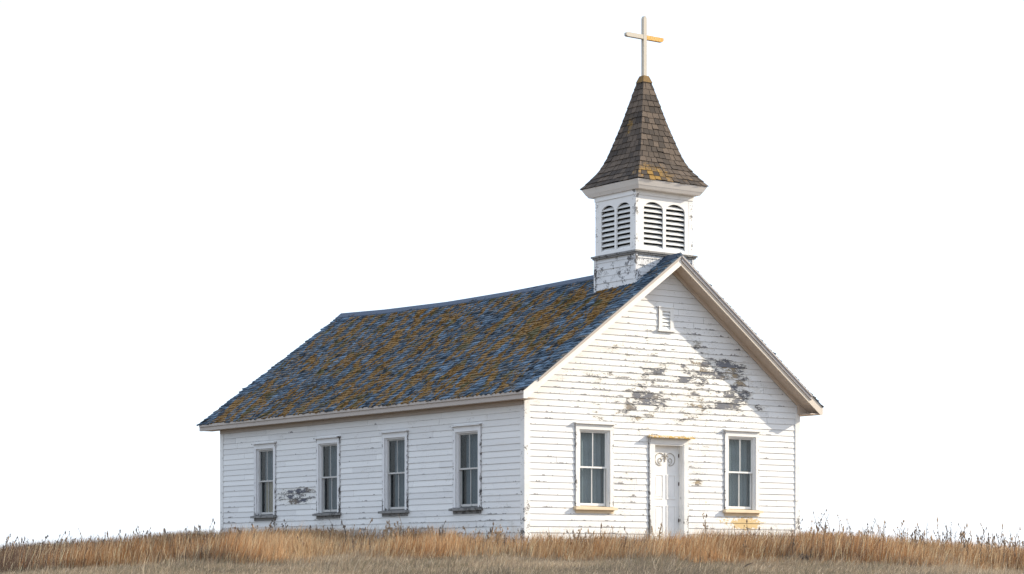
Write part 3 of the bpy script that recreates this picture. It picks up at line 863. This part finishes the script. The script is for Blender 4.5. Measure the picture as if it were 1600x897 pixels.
# wispy taller straws
N = 9000
X = rng.uniform(-16, 16, N); Y = 48.4+rng.random(N)**1.4*13; k = outside(X, Y, .2) & (rng.random(N) < .5+.6*wob(X*2, Y*2)); X, Y = X[k], Y[k]; n = len(X)
H = np.clip(hull(X)-ground(X, Y), .2, .5)*rng.uniform(1.0, 1.55, n)
blades('straw_grass', X, Y, H, rng.uniform(.004, .008, n), np.clip(np.array([(.50,.36,.22)])*rng.uniform(.5,1.3,(n,1)), 0, .8), .16, BL, 'thin straw stalks rising above the dry grass')
# short turf in front
N = 260000
X = rng.uniform(-16, 16, N); Y = 40.5+rng.random(N)*11; k = np.abs(X) < Y*.28; X, Y = X[k], Y[k]; n = len(X)
H = rng.uniform(.04, .14, n)*(1+.5*wob(X*2, Y*2, 1, 3))
H *= 1+1.1*np.clip(wob(X*3.3, Y*3.0, 1, 7), 0, 1)
H *= 1+.5*(Y > 46)*np.clip(wob(X*1.3, Y*1.1, 1, 11), 0, 1)
tuft = rng.random(n) < .04; H[tuft] *= 2.1
blades('short_grass', X, Y, H, rng.uniform(.006, .012, n), palette(n, X, Y, 'short'), .55, BL, 'short greyish matted grass in the foreground')

# weeds with seed heads
def weed(mb, x, y, h, R, dens=1.0, thick=.006):
    z0 = float(ground(x, y)); a = R.uniform(0, 6.28); l = R.uniform(.03, .28)*h; thick *= 2.0
    def P(t): return Vector((x+l*math.cos(a)*t*t+.02*math.sin(7*t+a), y+l*math.sin(a)*t*t, z0+h*t))
    mb.tube([P(t) for t in (0, .35, .65, .85, 1)], [thick, thick*.8, thick*.65, thick*.5, thick*.3], 4)
    nb = int(R.randint(3, 9)*dens)
    for i in range(nb):
        t = R.uniform(.42, .97); b = R.uniform(0, 6.28); r = R.uniform(.05, .17)*h*(1.25-t)
        p = P(t); q = p+Vector((math.cos(b)*r, math.sin(b)*r, r*R.uniform(.5, 1.6)))
        mb.tube([p, (p+q)/2+Vector((0,0,-.004)), q], [thick*.45, thick*.4, thick*.3], 3)
        if R.random() < .75: blob(mb, q, R.uniform(.007, .017), R.uniform(1, 2.6))
    if R.random() < .6: blob(mb, P(1), R.uniform(.012, .022), R.uniform(1.5, 4.5))
def blob(mb, c, r, k):
    n = len(mb.v)
    mb.v += [(c.x-r,c.y,c.z),(c.x,c.y-r,c.z),(c.x+r,c.y,c.z),(c.x,c.y+r,c.z),(c.x,c.y,c.z-r*k),(c.x,c.y,c.z+r*k)]
    for f in ((0,1,5),(1,2,5),(2,3,5),(3,0,5),(1,0,4),(2,1,4),(3,2,4),(0,3,4)): mb.f.append(tuple(n+i for i in f)); mb.m.append(0)
WD = simple('dead_weed_stalk', (.06,.045,.035), (.19,.14,.105), 5, .9)
WP = simple('pale_weed_stalk', (.26,.18,.11), (.44,.31,.20), 5, .9)
R = random.Random(6)
wd, wp = MB(), MB()
for i in range(1500):
    x = R.uniform(-16, 16); y = R.uniform(52, 63)
    if R.random() < .55 and x < 7: continue
    if not outside(np.array([x]), np.array([y]), .1)[0] or abs(x) > y*.235: continue
    lx, ly = to_local(x, y)
    if 0 < lx < W and ly < 0 and R.random() < .85: continue
    if lx > W and ly > 3: continue
    if lx < 0 and ly < L and R.random() < .6: continue
    top = float(hull(np.array([x]))[0]) - float(ground(x, y))
    hh = max(.3, top+.05)+abs(R.gauss(0, .20))*(1.25 if x > 0 else .85)
    weed(wd if R.random() < .62 else wp, x, y, min(hh, .98), R)
for i in range(160):
    x = R.uniform(-12, 12); y = R.uniform(49.3, 52)
    if not outside(np.array([x]), np.array([y]), .1)[0]: continue
    weed(wd if R.random() < .4 else wp, x, y, R.uniform(.3, .62), R, .8)
for mb, nm, mt, lb in ((wd, 'dark_weeds', WD, 'dark dead weed stalks with seed heads along the skyline'), (wp, 'pale_weeds', WP, 'pale dry weed stalks among the grass')):
    o = mb.build(nm, mt); o['kind'] = 'stuff'; o['label'] = lb; o['category'] = 'weeds'

def place(px, Yd): return (px-800)/3533*Yd
def weed_thing(name, px, Yd, h, label, cat, mat, n=1, spread=.1, seed=1, dens=1.2, thick=.008, group=None):
    R = random.Random(seed); mb = MB(); x = place(px, Yd)
    z = float(ground(x, Yd))
    for i in range(n): weed(mb, x+R.uniform(-spread, spread), Yd+R.uniform(-spread, spread), h*R.uniform(.7, 1.05), R, dens, thick)
    mb.v = [(a-x, b-Yd, c-z) for a, b, c in mb.v]
    o = mb.build(name, mat); o.location = (x, Yd, z); o['label'] = label; o['category'] = cat
    return o
weed_thing('weed_stalk', 541, 53.5, .62, 'dark leaning weed stalk against the side wall right of the second farthest side window', 'weed', WD, 1, .01, 3, 1.0, .010)
weed_thing('seeding_weed', 612, 54.0, .55, 'pale bushy weed against the side wall below the second side window from the corner', 'weed', WP, 7, .22, 8, 1.6, .006)
weed_thing('seeding_weed', 905, 51.6, .42, 'small branching weed in front of the left front window', 'weed', WD, 4, .16, 12, 1.4, .005)
weed_thing('weed_clump', 1255, 48.0, .24, 'dark tangled weed clump low in the grass below the right front corner', 'weed', WD, 8, .10, 15, 1.5, .007)
weed_thing('weed_stalk', 687, 53.2, .55, 'pair of dark thin weed stalks left of the side window nearest the corner', 'weed', WD, 2, .05, 23, 1.0, .008)
weed_thing('weed_stalk', 768, 52.6, .50, 'single dark thin weed stalk right of the side window nearest the corner', 'weed', WD, 1, .02, 25, 1.0, .009)
weed_thing('seeding_weed', 778, 52.2, .42, 'pale plumed weed in front of the side wall close to the near corner board', 'weed', WP, 9, .10, 31, 1.6, .007)
bs = MB(); x = place(1168, 45.0); z = float(ground(x, 45.0))
bs.tube([(0,0,-.02),(.03,0,.06),(.10,.02,.11),(.22,.03,.15)], [.018,.016,.012,.004], 6)
o = bs.build('bent_stalk', WD); o.location = (x-.1, 45.0, z+.02); o['label'] = 'thick dark bent stalk in the short grass below the door'; o['category'] = 'weed'

# ------------------------------------------------------------------ light, sky, camera
sun_dir = Vector((1.45*.805+.62*.593, 1.45*.593-.62*.805, .66)).normalized()      # towards the sun
elev = math.asin(sun_dir.z); azim = math.atan2(sun_dir.x, sun_dir.y)
sl = bpy.data.lights.new('sun', 'SUN'); sl.energy = 5.0; sl.angle = math.radians(.9); sl.color = (1, .88, .70)
so = bpy.data.objects.new('sun', sl); COL.objects.link(so); so.rotation_euler = sun_dir.to_track_quat('Z', 'Y').to_euler()
w = bpy.data.worlds.new('World'); sc.world = w; w.use_nodes = True; nt = w.node_tree; nt.nodes.clear()
sky = nt.nodes.new('ShaderNodeTexSky'); sky.sky_type = 'NISHITA'; sky.sun_disc = False; sky.sun_elevation = elev; sky.sun_rotation = azim
b1 = nt.nodes.new('ShaderNodeBackground'); b1.inputs[1].default_value = .05; nt.links.new(sky.outputs[0], b1.inputs[0])
b2 = nt.nodes.new('ShaderNodeBackground'); b2.inputs[0].default_value = (.75,.84,.99,1); b2.inputs[1].default_value = .93   # bright thin white overcast
ad = nt.nodes.new('ShaderNodeAddShader'); wo = nt.nodes.new('ShaderNodeOutputWorld')
nt.links.new(b1.outputs[0], ad.inputs[0]); nt.links.new(b2.outputs[0], ad.inputs[1]); nt.links.new(ad.outputs[0], wo.inputs[0])

cd = bpy.data.cameras.new('camera'); cd.sensor_width = 36; cd.lens = 36*3533/1600; cd.shift_y = (890-448.5)/1600; cd.clip_end = 9000; cd.clip_start = .1
co = bpy.data.objects.new('camera', cd); COL.objects.link(co); co.rotation_euler = (math.pi/2, 0, 0); sc.camera = co
vs = sc.view_settings; vs.view_transform = 'Standard'; vs.look = 'None'; vs.exposure = .35; vs.gamma = 1
sc.cycles.max_bounces = 8; sc.cycles.use_denoising = True
